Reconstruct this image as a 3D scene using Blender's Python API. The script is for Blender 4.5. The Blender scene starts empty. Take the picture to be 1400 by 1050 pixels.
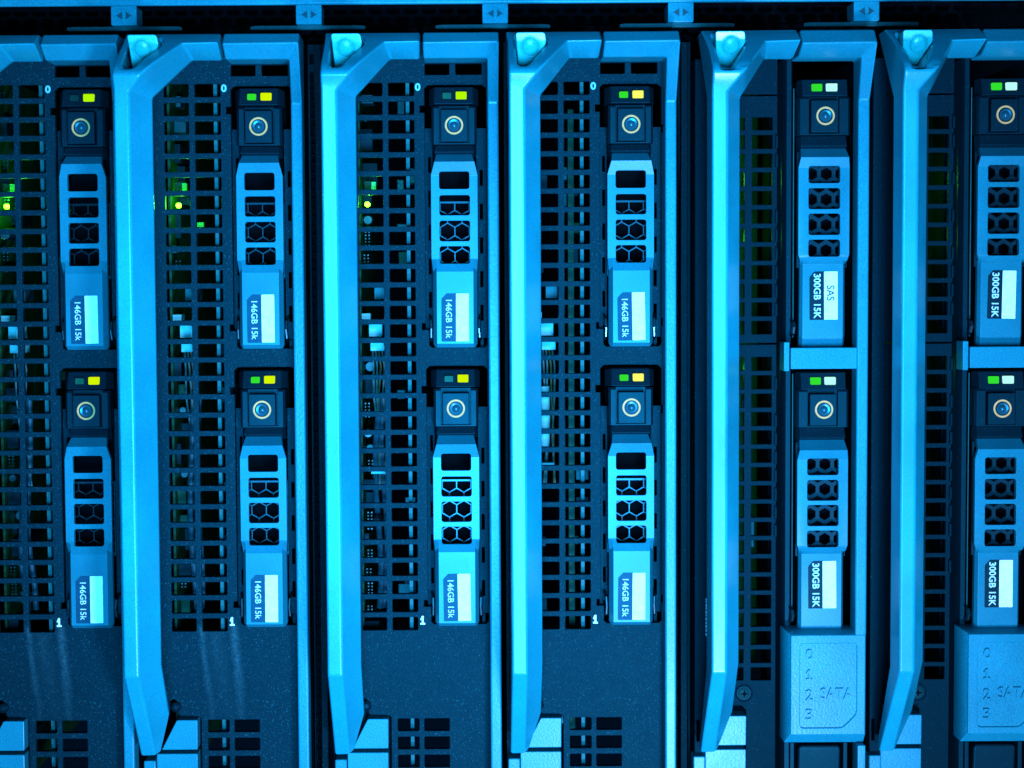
import bpy, bmesh, math, random
from mathutils import Vector, Matrix

# ------------------------------------------------------------------ units: 1 u = 0.2 mm
S = 0.0002
scn = bpy.context.scene
COL = scn.collection

# ------------------------------------------------------------------ camera
TH, PH = math.radians(3.3), math.radians(0.36)
fwd = Vector((0, math.cos(TH), -math.sin(TH)))
up0 = Vector((0, math.sin(TH), math.cos(TH)))
rt0 = Vector((1, 0, 0))
rt = rt0 * math.cos(PH) - up0 * math.sin(PH)
up = rt0 * math.sin(PH) + up0 * math.cos(PH)
cam_d = bpy.data.cameras.new('camera')
cam = bpy.data.objects.new('camera', cam_d)
COL.objects.link(cam)
cpos = (Vector((-60, 0, 0)) - fwd * 2500) * S
m = Matrix((rt, up, -fwd)).transposed().to_4x4()
m.translation = cpos
cam.matrix_world = m
cam_d.sensor_width = 36
cam_d.lens = 36 * 2500 / 1400
cam_d.shift_x = 60 / 1400
cam_d.clip_start = 0.02
cam_d.clip_end = 10
cam_d.dof.use_dof = True
cam_d.dof.focus_distance = 2495 * S
cam_d.dof.aperture_fstop = 13
scn.camera = cam

# ------------------------------------------------------------------ world, lamps, exposure
w = bpy.data.worlds.new('World')
scn.world = w
w.use_nodes = True
bg = w.node_tree.nodes['Background']
bg.inputs[0].default_value = (0.01, 0.12, 0.4, 1)
bg.inputs[1].default_value = 0.03

def area(name, loc, target, sx, sy, power, color):
    d = bpy.data.lights.new(name, 'AREA')
    d.shape = 'RECTANGLE'
    d.size, d.size_y = sx * S, sy * S
    d.energy = power
    d.color = color
    o = bpy.data.objects.new(name, d)
    COL.objects.link(o)
    o.location = Vector(loc) * S
    o.rotation_euler = (Vector(target) * S - o.location).to_track_quat('-Z', 'Y').to_euler()
    return o

BLUE = (0.055, 0.44, 1.0)
def spot(name, loc, target, size_deg, radius, power, color):
    d = bpy.data.lights.new(name, 'SPOT')
    d.spot_size = math.radians(size_deg)
    d.spot_blend = 1.0
    d.shadow_soft_size = radius * S
    d.energy = power
    d.color = color
    o = bpy.data.objects.new(name, d)
    COL.objects.link(o)
    o.location = Vector(loc) * S
    o.rotation_euler = (Vector(target) * S - o.location).to_track_quat('-Z', 'Y').to_euler()
    return o

spot('key_lamp', (40, -2750, -330), (-70, 0, 50), 46, 420, 61, BLUE)
area('glint_lamp', (430, -1950, -1010), (0, 0, 200), 260, 200, 4.2, (0.42, 0.50, 1.0))  # small lamp added for glints on the down-facing facets

vs = scn.view_settings
vs.view_transform = 'Standard'
vs.look = 'None'
vs.exposure = 0
vs.gamma = 1
vs.use_curve_mapping = False

# ------------------------------------------------------------------ materials
def nt(name):
    mt = bpy.data.materials.new(name)
    mt.use_nodes = True
    n = mt.node_tree
    return mt, n, n.nodes['Principled BSDF']

def link(n, a, b): n.links.new(a, b)

def coords(n, scale, kind='Object'):
    tc = n.nodes.new('ShaderNodeTexCoord')
    mp = n.nodes.new('ShaderNodeMapping')
    mp.inputs['Scale'].default_value = (scale, scale, scale) if not isinstance(scale, tuple) else scale
    link(n, tc.outputs[kind], mp.inputs[0])
    return mp.outputs[0]

def noise(n, co, scale, detail=2, rough=0.5):
    t = n.nodes.new('ShaderNodeTexNoise')
    t.inputs['Scale'].default_value = scale
    t.inputs['Detail'].default_value = detail
    t.inputs['Roughness'].default_value = rough
    link(n, co, t.inputs['Vector'])
    return t.outputs['Fac']

def ramp(n, fac, stops):
    r = n.nodes.new('ShaderNodeValToRGB')
    e = r.color_ramp.elements
    while len(e) < len(stops): e.new(0.5)
    for i, (p, c) in enumerate(stops):
        e[i].position = p
        e[i].color = c if len(c) == 4 else (*c, 1)
    link(n, fac, r.inputs[0])
    return r.outputs[0]

def mixc(n, fac, a, b, mode='MIX'):
    x = n.nodes.new('ShaderNodeMix')
    x.data_type = 'RGBA'
    x.blend_type = mode
    for sock, v in ((x.inputs[0], fac), (x.inputs[6], a), (x.inputs[7], b)):
        if hasattr(v, 'is_linked'): link(n, v, sock)
        elif isinstance(v, (int, float)): sock.default_value = v
        else: sock.default_value = (*v, 1)
    return x.outputs[2]

def math_n(n, op, a, b):
    x = n.nodes.new('ShaderNodeMath')
    x.operation = op
    for sock, v in ((x.inputs[0], a), (x.inputs[1], b)):
        if hasattr(v, 'is_linked'): link(n, v, sock)
        else: sock.default_value = v
    return x.outputs[0]

def plastic(name, base, rough, tint=0.06, grain=0.25, grain_scale=4200, specks=0.0, spec=0.5, streaks=False, var=0.12, speck_col=(0.02, 0.16, 0.18), speck_at=0.70):
    mt, n, b = nt(name)
    co = coords(n, 1.0)
    big = noise(n, co, 55, 3)
    lo = tuple(c * (1 - var) for c in base)
    hi = tuple(c * (1 + var) for c in base)
    col = ramp(n, big, [(0.3, lo), (0.7, hi)])
    fine = noise(n, co, grain_scale, 2)
    col = mixc(n, ramp(n, fine, [(0.35, (0, 0, 0)), (0.65, (1, 1, 1))]), mixc(n, 1.0, col, (0.8, 0.8, 0.8), 'MULTIPLY'), mixc(n, 1.0, col, (1.2, 1.2, 1.2), 'MULTIPLY'))
    if specks > 0:
        sp = noise(n, co, 2600, 1)
        f = ramp(n, sp, [(speck_at, (0, 0, 0)), (speck_at + 0.05, (1, 1, 1))])
        patch = ramp(n, noise(n, co, 60, 2), [(0.3, (0.55,) * 3), (0.7, (1, 1, 1))])
        f = mixc(n, 1.0, f, patch, 'MULTIPLY')
        f = mixc(n, 1.0, f, (specks,) * 3, 'MULTIPLY')
        bw = n.nodes.new('ShaderNodeRGBToBW'); link(n, f, bw.inputs[0])
        col = mixc(n, bw.outputs[0], col, speck_col)
    if streaks:
        # wiped-dust streaks running down the blank lower part of the plate
        tc = n.nodes.new('ShaderNodeTexCoord')
        sx = n.nodes.new('ShaderNodeSeparateXYZ'); link(n, tc.outputs['Object'], sx.inputs[0])
        x = math_n(n, 'DIVIDE', sx.outputs[0], S); z = math_n(n, 'DIVIDE', sx.outputs[2], S)
        wob = math_n(n, 'MULTIPLY', math_n(n, 'SUBTRACT', noise(n, coords(n, 1.0), 90, 2), 0.5), 10.0)
        tot = None
        for x0, sl, wd, amt in ((-90, 0.10, 6.0, 0.55), (-46, 0.08, 8.0, 0.7), (-72, 0.13, 18.0, 0.22)):
            c = math_n(n, 'ADD', math_n(n, 'MULTIPLY', math_n(n, 'ADD', z, 340.0), -sl), x0)
            d = math_n(n, 'ABSOLUTE', math_n(n, 'SUBTRACT', math_n(n, 'ADD', x, wob), c), 0.0)
            k = math_n(n, 'MULTIPLY', math_n(n, 'MAXIMUM', math_n(n, 'SUBTRACT', 1.0, math_n(n, 'DIVIDE', d, wd)), 0.0), amt)
            tot = k if tot is None else math_n(n, 'ADD', tot, k)
        fade = ramp(n, math_n(n, 'DIVIDE', math_n(n, 'ADD', z, 500.0), 170.0), [(0.0, (0, 0, 0)), (0.75, (1, 1, 1)), (0.95, (1, 1, 1)), (1.0, (0, 0, 0))])
        bw2 = n.nodes.new('ShaderNodeRGBToBW'); link(n, fade, bw2.inputs[0])
        gr = ramp(n, noise(n, coords(n, 1.0), 1600, 2), [(0.3, (0.25,) * 3), (0.7, (1,) * 3)])
        bw3 = n.nodes.new('ShaderNodeRGBToBW'); link(n, gr, bw3.inputs[0])
        tot = math_n(n, 'MULTIPLY', math_n(n, 'MULTIPLY', tot, bw2.outputs[0]), math_n(n, 'MULTIPLY', bw3.outputs[0], 0.42))
        col = mixc(n, tot, col, (0.05, 0.20, 0.22))
    link(n, col, b.inputs['Base Color'])
    b.inputs['Specular IOR Level'].default_value = spec
    b.inputs['Specular Tint'].default_value = (tint, 0.85, 1.0, 1)
    rr = ramp(n, noise(n, co, 260, 2), [(0.3, (rough * 0.95,) * 3), (0.7, (min(1, rough * 1.05),) * 3)])
    bw = n.nodes.new('ShaderNodeRGBToBW'); link(n, rr, bw.inputs[0])
    link(n, bw.outputs[0], b.inputs['Roughness'])
    if grain > 0:
        bp = n.nodes.new('ShaderNodeBump')
        bp.inputs['Strength'].default_value = grain
        bp.inputs['Distance'].default_value = 0.00008
        link(n, noise(n, co, grain_scale * 0.55, 2), bp.inputs['Height'])
        link(n, bp.outputs[0], b.inputs['Normal'])
    return mt

def simple(name, base, rough=0.5, metal=0.0, spec=0.5, emit=None, estr=0.0):
    mt, n, b = nt(name)
    co = coords(n, 1.0)
    col = ramp(n, noise(n, co, 700, 2), [(0.3, tuple(c * 0.86 for c in base)), (0.7, tuple(min(1, c * 1.12) for c in base))])
    link(n, col, b.inputs['Base Color'])
    b.inputs['Roughness'].default_value = rough
    b.inputs['Metallic'].default_value = metal
    b.inputs['Specular IOR Level'].default_value = spec
    b.inputs['Specular Tint'].default_value = (0.15, 0.8, 1.0, 1)
    if emit:
        b.inputs['Emission Color'].default_value = (*emit, 1)
        b.inputs['Emission Strength'].default_value = estr
    return mt

M = {}
M['grip'] = plastic('satin_grey_paint', (0.004, 0.23, 0.28), 0.24, tint=0.45, grain=0.18, spec=0.42, specks=0.25, speck_col=(0.2, 0.5, 0.5), speck_at=0.76)
M['polish'] = plastic('polished_grey_plastic', (0.02, 0.45, 0.42), 0.24, tint=0.6, grain=0.08, spec=0.5)
M['bezel'] = plastic('grained_grey_plastic', (0.004, 0.17, 0.21), 0.30, tint=0.4, grain=0.45, grain_scale=3000, spec=0.24, specks=0.3, speck_col=(0.2, 0.5, 0.5), speck_at=0.74)
M['carrier'] = plastic('smooth_grey_plastic', (0.004, 0.135, 0.17), 0.30, tint=0.3, grain=0.12, spec=0.28, specks=0.2, speck_col=(0.2, 0.5, 0.5), speck_at=0.78)
M['plate'] = plastic('black_grained_plastic', (0.0012, 0.0145, 0.020), 0.5, grain=0.6, grain_scale=3000, specks=0.32, spec=0.05, var=0.04, speck_at=0.66)
M['plate_dusty'] = plastic('black_grained_plastic_dusty', (0.0012, 0.0145, 0.020), 0.5, grain=0.6, grain_scale=3000, specks=0.4, spec=0.05, var=0.04, speck_at=0.66, streaks=True)
M['plate_b'] = plastic('dark_grained_plastic', (0.001, 0.009, 0.013), 0.5, grain=0.6, grain_scale=3000, specks=0.3, spec=0.04, var=0.04)
M['plate_dark'] = plastic('dark_painted_steel', (0.001, 0.007, 0.009), 0.55, grain=0.3, specks=0.35, spec=0.04)
M['black'] = plastic('black_carrier_plastic', (0.001, 0.009, 0.013), 0.42, grain=0.15, specks=0.25, spec=0.12)
M['void'] = simple('black_steel_inside', (0.001, 0.0015, 0.002), 0.8, spec=0.03)
M['steel'] = simple('dull_zinc_steel', (0.006, 0.045, 0.045), 0.45, metal=0.3, spec=0.3)
M['strip'] = simple('bright_steel_edge', (0.008, 0.085, 0.08), 0.5, spec=0.2)
M['chrome'] = simple('spring_steel', (0.05, 0.16, 0.18), 0.35, metal=1.0)
M['mesh'] = simple('stamped_silver_mesh', (0.007, 0.026, 0.032), 0.3, metal=1.0)
M['mesh_dark'] = simple('painted_dark_mesh', (0.002, 0.011, 0.014), 0.45, spec=0.15)
M['white'] = simple('white_label_paper', (0.52, 0.82, 0.78), 0.6, spec=0.1)
M['label_blue'] = simple('blue_label_print', (0.003, 0.042, 0.070), 0.5, spec=0.15)
M['label_dark'] = simple('black_label_print', (0.002, 0.010, 0.013), 0.5, spec=0.15)
M['ink_white'] = simple('white_ink', (0.35, 0.6, 0.6), 0.6, spec=0.1)
M['ink_dark'] = simple('dark_ink', (0.01, 0.03, 0.03), 0.6)
M['ink_pale'] = simple('pale_print', (0.10, 0.42, 0.42), 0.6)
M['ring'] = simple('tan_print_ring', (0.60, 0.29, 0.08), 0.55, spec=0.2)
M['lens'] = simple('blue_grey_lens', (0.006, 0.055, 0.07), 0.28, spec=0.5)
M['led_off'] = simple('unlit_led', (0.004, 0.055, 0.022), 0.45, spec=0.1)
M['led_black'] = simple('unlit_dark_led', (0.002, 0.02, 0.014), 0.45, spec=0.1)
def led(name, mid, rim, estr):
    mt, n, b = nt(name)
    tc = n.nodes.new('ShaderNodeTexCoord')
    mp = n.nodes.new('ShaderNodeMapping'); mp.vector_type = 'POINT'
    mp.inputs['Location'].default_value = (-0.58, 0, -0.5)
    mp.inputs['Scale'].default_value = (1, 0, 1)
    link(n, tc.outputs['Generated'], mp.inputs[0])
    ln = n.nodes.new('ShaderNodeVectorMath'); ln.operation = 'LENGTH'
    link(n, mp.outputs[0], ln.inputs[0])
    col = ramp(n, ln.outputs['Value'], [(0.12, mid), (0.52, rim)])
    b.inputs['Base Color'].default_value = (0.002, 0.004, 0.0, 1)
    b.inputs['Roughness'].default_value = 0.5
    b.inputs['Specular IOR Level'].default_value = 0.0
    link(n, col, b.inputs['Emission Color'])
    b.inputs['Emission Strength'].default_value = estr
    return mt
M['led_green'] = led('green_led', (0.03, 0.75, 0.03), (0.005, 0.42, 0.01), 1.0)
M['led_yellow'] = led('yellow_green_led', (0.66, 0.92, 0.0), (0.20, 0.80, 0.0), 1.0)
M['led_lime'] = led('lime_led', (0.45, 0.95, 0.0), (0.10, 0.70, 0.0), 1.0)
M['led_pale'] = led('pale_yellow_led', (0.95, 1.0, 0.14), (0.35, 0.85, 0.0), 1.05)
M['led_white'] = led('white_green_led', (0.45, 1.0, 0.88), (0.08, 0.95, 0.45), 1.1)
M['board_led'] = simple('board_led', (0.1, 0.4, 0.02), 0.3, emit=(0.07, 1.0, 0.004), estr=45.0)
M['light_pipe'] = simple('green_light_pipe', (0.02, 0.25, 0.03), 0.3, emit=(0.02, 0.8, 0.01), estr=0.5)
M['inner_glow'] = simple('inner_green_glow', (0.02, 0.25, 0.03), 0.3, emit=(0.05, 1.0, 0.01), estr=60.0)
M['pcb'] = simple('green_circuit_board', (0.004, 0.030, 0.006), 0.5, spec=0.15)
M['pcb_dark'] = simple('dark_green_circuit_board', (0.001, 0.022, 0.0005), 0.7, spec=0.05)
M['nylon'] = simple('white_nylon', (0.06, 0.35, 0.33), 0.5, spec=0.3)
M['chip'] = simple('black_chip', (0.002, 0.005, 0.006), 0.5, spec=0.15)
M['can'] = simple('capacitor_can', (0.02, 0.06, 0.06), 0.4, metal=0.8)
M['wire'] = simple('grey_wire', (0.03, 0.10, 0.09), 0.5, spec=0.2)
M['cable'] = simple('blue_grey_cable', (0.008, 0.05, 0.065), 0.45, spec=0.2)
M['wire_yellow'] = simple('dull_yellow_wire', (0.07, 0.07, 0.02), 0.5, spec=0.2)

# ------------------------------------------------------------------ mesh helpers (all sizes in u, h = height towards the viewer)
def P(x, z, h): return Vector((x * S, -h * S, z * S))

def finish(me, smooth=28):
    for p in me.polygons: p.use_smooth = True
    me.set_sharp_from_angle(angle=math.radians(smooth))
    return me

def obj(name, me, mat, parent=None, loc=(0, 0, 0), bevel=0, seg=2, angle=30, clamp=True):
    o = bpy.data.objects.new(name, me)
    COL.objects.link(o)
    if mat and not me.materials: me.materials.append(M[mat])
    if parent:
        o.parent = parent
    o.location = Vector(loc) * S
    if bevel:
        b = o.modifiers.new('bevel', 'BEVEL')
        b.width = bevel * S
        b.segments = seg
        b.limit_method = 'ANGLE'
        b.angle_limit = math.radians(angle)
        b.harden_normals = True
        b.use_clamp_overlap = clamp
    return o

def box_me(x0, x1, z0, z1, h0, h1, name='box'):
    bm = bmesh.new()
    v = [bm.verts.new(P(x, z, h)) for h in (h0, h1) for z in (z0, z1) for x in (x0, x1)]
    for f in ((0, 1, 3, 2), (4, 6, 7, 5), (0, 4, 5, 1), (2, 3, 7, 6), (0, 2, 6, 4), (1, 5, 7, 3)):
        bm.faces.new([v[i] for i in f])
    bmesh.ops.recalc_face_normals(bm, faces=bm.faces)
    me = bpy.data.meshes.new(name)
    bm.to_mesh(me); bm.free()
    return finish(me)

def faces_me(verts, faces, name='shape'):
    bm = bmesh.new()
    v = [bm.verts.new(P(*p)) for p in verts]
    for f in faces: bm.faces.new([v[i] for i in f])
    bmesh.ops.recalc_face_normals(bm, faces=bm.faces)
    me = bpy.data.meshes.new(name)
    bm.to_mesh(me); bm.free()
    return finish(me)

def rrect(x0, x1, z0, z1, r=1.5, n=2):
    pts = []
    if r <= 0: return [(x0, z0), (x1, z0), (x1, z1), (x0, z1)]
    for cx, cz, a in ((x1 - r, z0 + r, -90), (x1 - r, z1 - r, 0), (x0 + r, z1 - r, 90), (x0 + r, z0 + r, 180)):
        for i in range(n + 1):
            t = math.radians(a + 90 * i / n)
            pts.append((cx + r * math.cos(t), cz + r * math.sin(t)))
    return pts

def rpoly(pts, r):
    """round the corners of a polygon"""
    out = []
    n = len(pts)
    for i in range(n):
        p = Vector((*pts[i], 0)); a = Vector((*pts[i - 1], 0)); b = Vector((*pts[(i + 1) % n], 0))
        da, db = (a - p), (b - p)
        k = min(r, da.length * 0.45, db.length * 0.45)
        p1, p2 = p + da.normalized() * k, p + db.normalized() * k
        for t in (0, 0.5, 1):
            q = p1 * (1 - t) ** 2 + p * 2 * t * (1 - t) + p2 * t * t
            out.append((q.x, q.y))
    return out

def plate_me(outer, holes, h0, h1, bev=0.0, name='plate'):
    """flat plate with holes, extruded from h0 to h1 (front)"""
    cu = bpy.data.curves.new('tmp', 'CURVE')
    cu.dimensions = '2D'
    cu.fill_mode = 'BOTH'
    cu.extrude = ((h1 - h0) / 2 - bev) * S
    cu.bevel_depth = bev * S
    cu.bevel_resolution = 1
    cu.offset = -bev * S
    for lp in [outer] + list(holes):
        sp = cu.splines.new('POLY')
        sp.points.add(len(lp) - 1)
        for i, (x, z) in enumerate(lp): sp.points[i].co = (x * S, z * S, 0, 1)
        sp.use_cyclic_u = True
    o = bpy.data.objects.new('tmp', cu)
    COL.objects.link(o)
    dg = bpy.context.evaluated_depsgraph_get()
    me = bpy.data.meshes.new_from_object(o.evaluated_get(dg))
    bpy.data.objects.remove(o); bpy.data.curves.remove(cu)
    hm = (h0 + h1) / 2 * S
    for v in me.vertices:
        x, y, z = v.co
        v.co = (x, -z - hm, y)
    me.materials.clear()
    bm = bmesh.new(); bm.from_mesh(me)
    bmesh.ops.remove_doubles(bm, verts=bm.verts, dist=1e-7)
    bmesh.ops.recalc_face_normals(bm, faces=bm.faces)
    bm.to_mesh(me); bm.free()
    me.name = name
    return finish(me, 8)

def shaped_me(outer, holes, zbreaks, xbreaks, hf, thick, name='moulding'):
    """plate with holes whose height follows hf(x, z), creased at the breaks"""
    bm = bmesh.new()
    es = []
    for lp in [outer] + list(holes):
        vs_ = [bm.verts.new((x, 0, z)) for x, z in lp]
        es += [bm.edges.new((vs_[i], vs_[(i + 1) % len(vs_)])) for i in range(len(vs_))]
    bmesh.ops.triangle_fill(bm, edges=es, use_beauty=True, use_dissolve=False)
    for z in zbreaks:
        bmesh.ops.bisect_plane(bm, geom=bm.verts[:] + bm.edges[:] + bm.faces[:], plane_co=(0, 0, z), plane_no=(0, 0, 1), dist=1e-4)
    for x in xbreaks:
        bmesh.ops.bisect_plane(bm, geom=bm.verts[:] + bm.edges[:] + bm.faces[:], plane_co=(x, 0, 0), plane_no=(1, 0, 0), dist=1e-4)
    for v in bm.verts: v.co.y = -hf(v.co.x, v.co.z)
    bmesh.ops.recalc_face_normals(bm, faces=bm.faces)
    if sum(f.normal.y for f in bm.faces) > 0: bmesh.ops.reverse_faces(bm, faces=bm.faces)
    r = bmesh.ops.extrude_face_region(bm, geom=bm.faces[:], use_keep_orig=True)
    for v in (g for g in r['geom'] if isinstance(g, bmesh.types.BMVert)): v.co.y += thick
    for v in bm.verts: v.co *= S
    bmesh.ops.recalc_face_normals(bm, faces=bm.faces)
    bmesh.ops.dissolve_limit(bm, angle_limit=0.02, verts=bm.verts, edges=bm.edges, delimit=set())
    me = bpy.data.meshes.new(name)
    bm.to_mesh(me); bm.free()
    return finish(me)

def lathe_me(cx, cz, prof, n=32, name='turned'):
    """prof: list of (radius, h)"""
    verts, faces = [], []
    for r, h in prof:
        for i in range(n):
            a = 2 * math.pi * i / n
            verts.append((cx + r * math.cos(a), cz + r * math.sin(a), h))
    for k in range(len(prof) - 1):
        for i in range(n):
            faces.append((k * n + i, k * n + (i + 1) % n, (k + 1) * n + (i + 1) % n, (k + 1) * n + i))
    faces.append(tuple(range((len(prof) - 1) * n, len(prof) * n)))
    return faces_me(verts, faces, name)

def tube_me(pts, r, n=8, name='tube'):
    verts, faces = [], []
    for k, p in enumerate(pts):
        p = Vector(p)
        a = Vector(pts[max(0, k - 1)]); b = Vector(pts[min(len(pts) - 1, k + 1)])
        t = (b - a).normalized()
        u = t.cross(Vector((0.3, 0.2, 0.93)) if abs(t.z) < 0.9 else Vector((1, 0, 0))).normalized()
        q = t.cross(u)
        for i in range(n):
            c = p + (u * math.cos(2 * math.pi * i / n) + q * math.sin(2 * math.pi * i / n)) * r
            verts.append(tuple(c))
    for k in range(len(pts) - 1):
        for i in range(n):
            faces.append((k * n + i, k * n + (i + 1) % n, (k + 1) * n + (i + 1) % n, (k + 1) * n + i))
    faces.append(tuple(range(n))); faces.append(tuple(range((len(pts) - 1) * n, len(pts) * n)))
    return faces_me(verts, faces, name)

def text_me(s, width, height, cx, cz, h0, h1, down=False, bold=0.0, name='lettering', bev=0.0):
    """flat lettering fitted into width x height; down = turned to read downwards"""
    cu = bpy.data.curves.new('tmp', 'FONT')
    cu.body = s
    cu.size = 1
    cu.align_x = 'LEFT'
    cu.extrude = 0.02
    cu.offset = bold
    cu.resolution_u = 3
    o = bpy.data.objects.new('tmp', cu)
    COL.objects.link(o)
    dg = bpy.context.evaluated_depsgraph_get()
    me = bpy.data.meshes.new_from_object(o.evaluated_get(dg))
    bpy.data.objects.remove(o); bpy.data.curves.remove(cu)
    xs = [v.co.x for v in me.vertices]; ys = [v.co.y for v in me.vertices]
    x0, x1, y0, y1 = min(xs), max(xs), min(ys), max(ys)
    for v in me.vertices:
        u = ((v.co.x - x0) / (x1 - x0) - 0.5) * width
        t = ((v.co.y - y0) / (y1 - y0) - 0.5) * height
        h = h1 if v.co.z > 0 else h0
        v.co = P(cx + t, cz - u, h) if down else P(cx + u, cz + t, h)
    me.materials.clear()
    bm = bmesh.new(); bm.from_mesh(me)
    bmesh.ops.remove_doubles(bm, verts=bm.verts, dist=1e-7)
    bmesh.ops.recalc_face_normals(bm, faces=bm.faces)
    bm.to_mesh(me); bm.free()
    me.name = name
    return finish(me)

def one_me(cx, cz, w, hgt, t, h0, h1):
    a, b = w / 2, hgt / 2
    p = [(-a, -b), (a, -b), (a, -b + t), (t / 2, -b + t), (t / 2, b), (-t / 2, b), (-a, b - t * 1.9), (-a + t * 0.35, b - t * 2.7), (-t / 2, b - t * 1.5), (-t / 2, -b + t), (-a, -b + t)]
    return plate_me([(cx + x, cz + z) for x, z in p], [], h0, h1, 0)

def thing(name, label, cat, loc, group=None):
    o = bpy.data.objects.new(name, None)
    o.empty_display_size = 0.005
    COL.objects.link(o)
    o.location = Vector(loc) * S
    o['label'] = label
    o['category'] = cat
    if group: o['group'] = group
    return o

def relink(o, mat):
    o.material_slots[0].link = 'OBJECT'
    o.material_slots[0].material = M[mat]

def copy_tree(src, loc, label):
    r = src.copy(); COL.objects.link(r)
    r.location = Vector(loc) * S
    r['label'] = label
    for ch in src.children:
        c = ch.copy(); COL.objects.link(c); c.parent = r
        for g in ch.children:
            d = g.copy(); COL.objects.link(d); d.parent = c
    return r

def kids(o, base): return [c for c in o.children if c.name.split('.')[0] == base]

BASE = -600           # bottom of the blades
UPB = (0, 0, -BASE)   # parts are drawn round z = 0 and hang on an Empty at the base

OX = [-580.45, -340.8, -76.85, 162.3, 424.5, 667.45]    # drive centre line of each blade

# ================================================================== the chassis
ch = thing('server_chassis', 'black blade chassis with blue top beam and vented slot behind the servers', 'chassis', (0, 0, BASE))
obj('top_beam', faces_me(
    [(-1100, 512, 12), (1100, 512, 12), (-1100, 513, 16), (1100, 513, 16), (-1100, 640, 22), (1100, 640, 22), (-1100, 640, -200), (1100, 640, -200), (-1100, 560, -60), (1100, 560, -60)],
    [(0, 1, 3, 2), (2, 3, 5, 4), (4, 5, 7, 6), (6, 7, 9, 8), (8, 9, 1, 0), (0, 2, 4, 6, 8), (1, 9, 7, 5, 3)]), 'bezel', ch, UPB, bevel=2)
# vented strip: elongated hexagon mesh
holes = []
for r_ in range(4):
    for k in range(-46, 47):
        cx, cz = k * 25 + (12.5 if r_ % 2 else 0), 480 + r_ * 14
        holes.append([(cx - 10.5, cz), (cx - 7, cz + 5.4), (cx + 7, cz + 5.4), (cx + 10.5, cz), (cx + 7, cz - 5.4), (cx - 7, cz - 5.4)])
obj('vent_mesh', plate_me([(-1100, 470), (1100, 470), (1100, 540), (-1100, 540)], holes, -114, -110, 0), 'void', ch, UPB)
TABX = [-519.6, -271.0, -20.5, 229.0, 478.6]
lipm = plate_me(rpoly([(-78, 482), (78, 482), (78, 486.5), (70, 487.5), (-70, 487.5), (-78, 486.5)], 1.5), [], -14, -4, 0.6)
tabm = plate_me(rrect(-17.2, 17.2, 486.5, 512.6, 1.5), [], -30, 14, 0.8)
al = plate_me([(-10.5, 499.5), (-2, 494.2), (-2, 504.8)], [], 14.05, 14.35, 0)
ar = plate_me([(10.5, 499.5), (2.6, 504.8), (2.6, 494.2)], [], 14.05, 14.35, 0)
for x in TABX:
    obj('ledge', lipm, 'steel', ch, (x - 3, 0, -BASE))
    t = obj('slot_tab', tabm, 'bezel', ch, (x, 0, -BASE))
    obj('arrow_mark', al, 'ink_dark', t)
    obj('arrow_mark', ar, 'ink_dark', t)
obj('back_panel', box_me(-1100, 1100, -620, 640, -920, -900), 'void', ch, UPB)
# slotted dividers in the wide gaps between blade pairs
for x0, x1 in ((-279, -251), (224, 250)):
    hs = []
    for k in range(42):
        z = 450 - k * 25
        hs.append(rrect(x0 + 3, x0 + 8, z - 9, z + 5, 1))
    d = obj('divider', plate_me([(x0, -600), (x1, -600), (x1, 468), (x0, 468)], hs, -60, -52, 0.5), 'plate_dark', ch, UPB)
    obj('divider_edge', box_me(x0 + 11, x0 + 20, -600, 466, -60, -34), 'plate_dark', d, bevel=1)
    obj('divider_backing', box_me(x0, x1, -600, 468, -80, -70), 'void', d)

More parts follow.
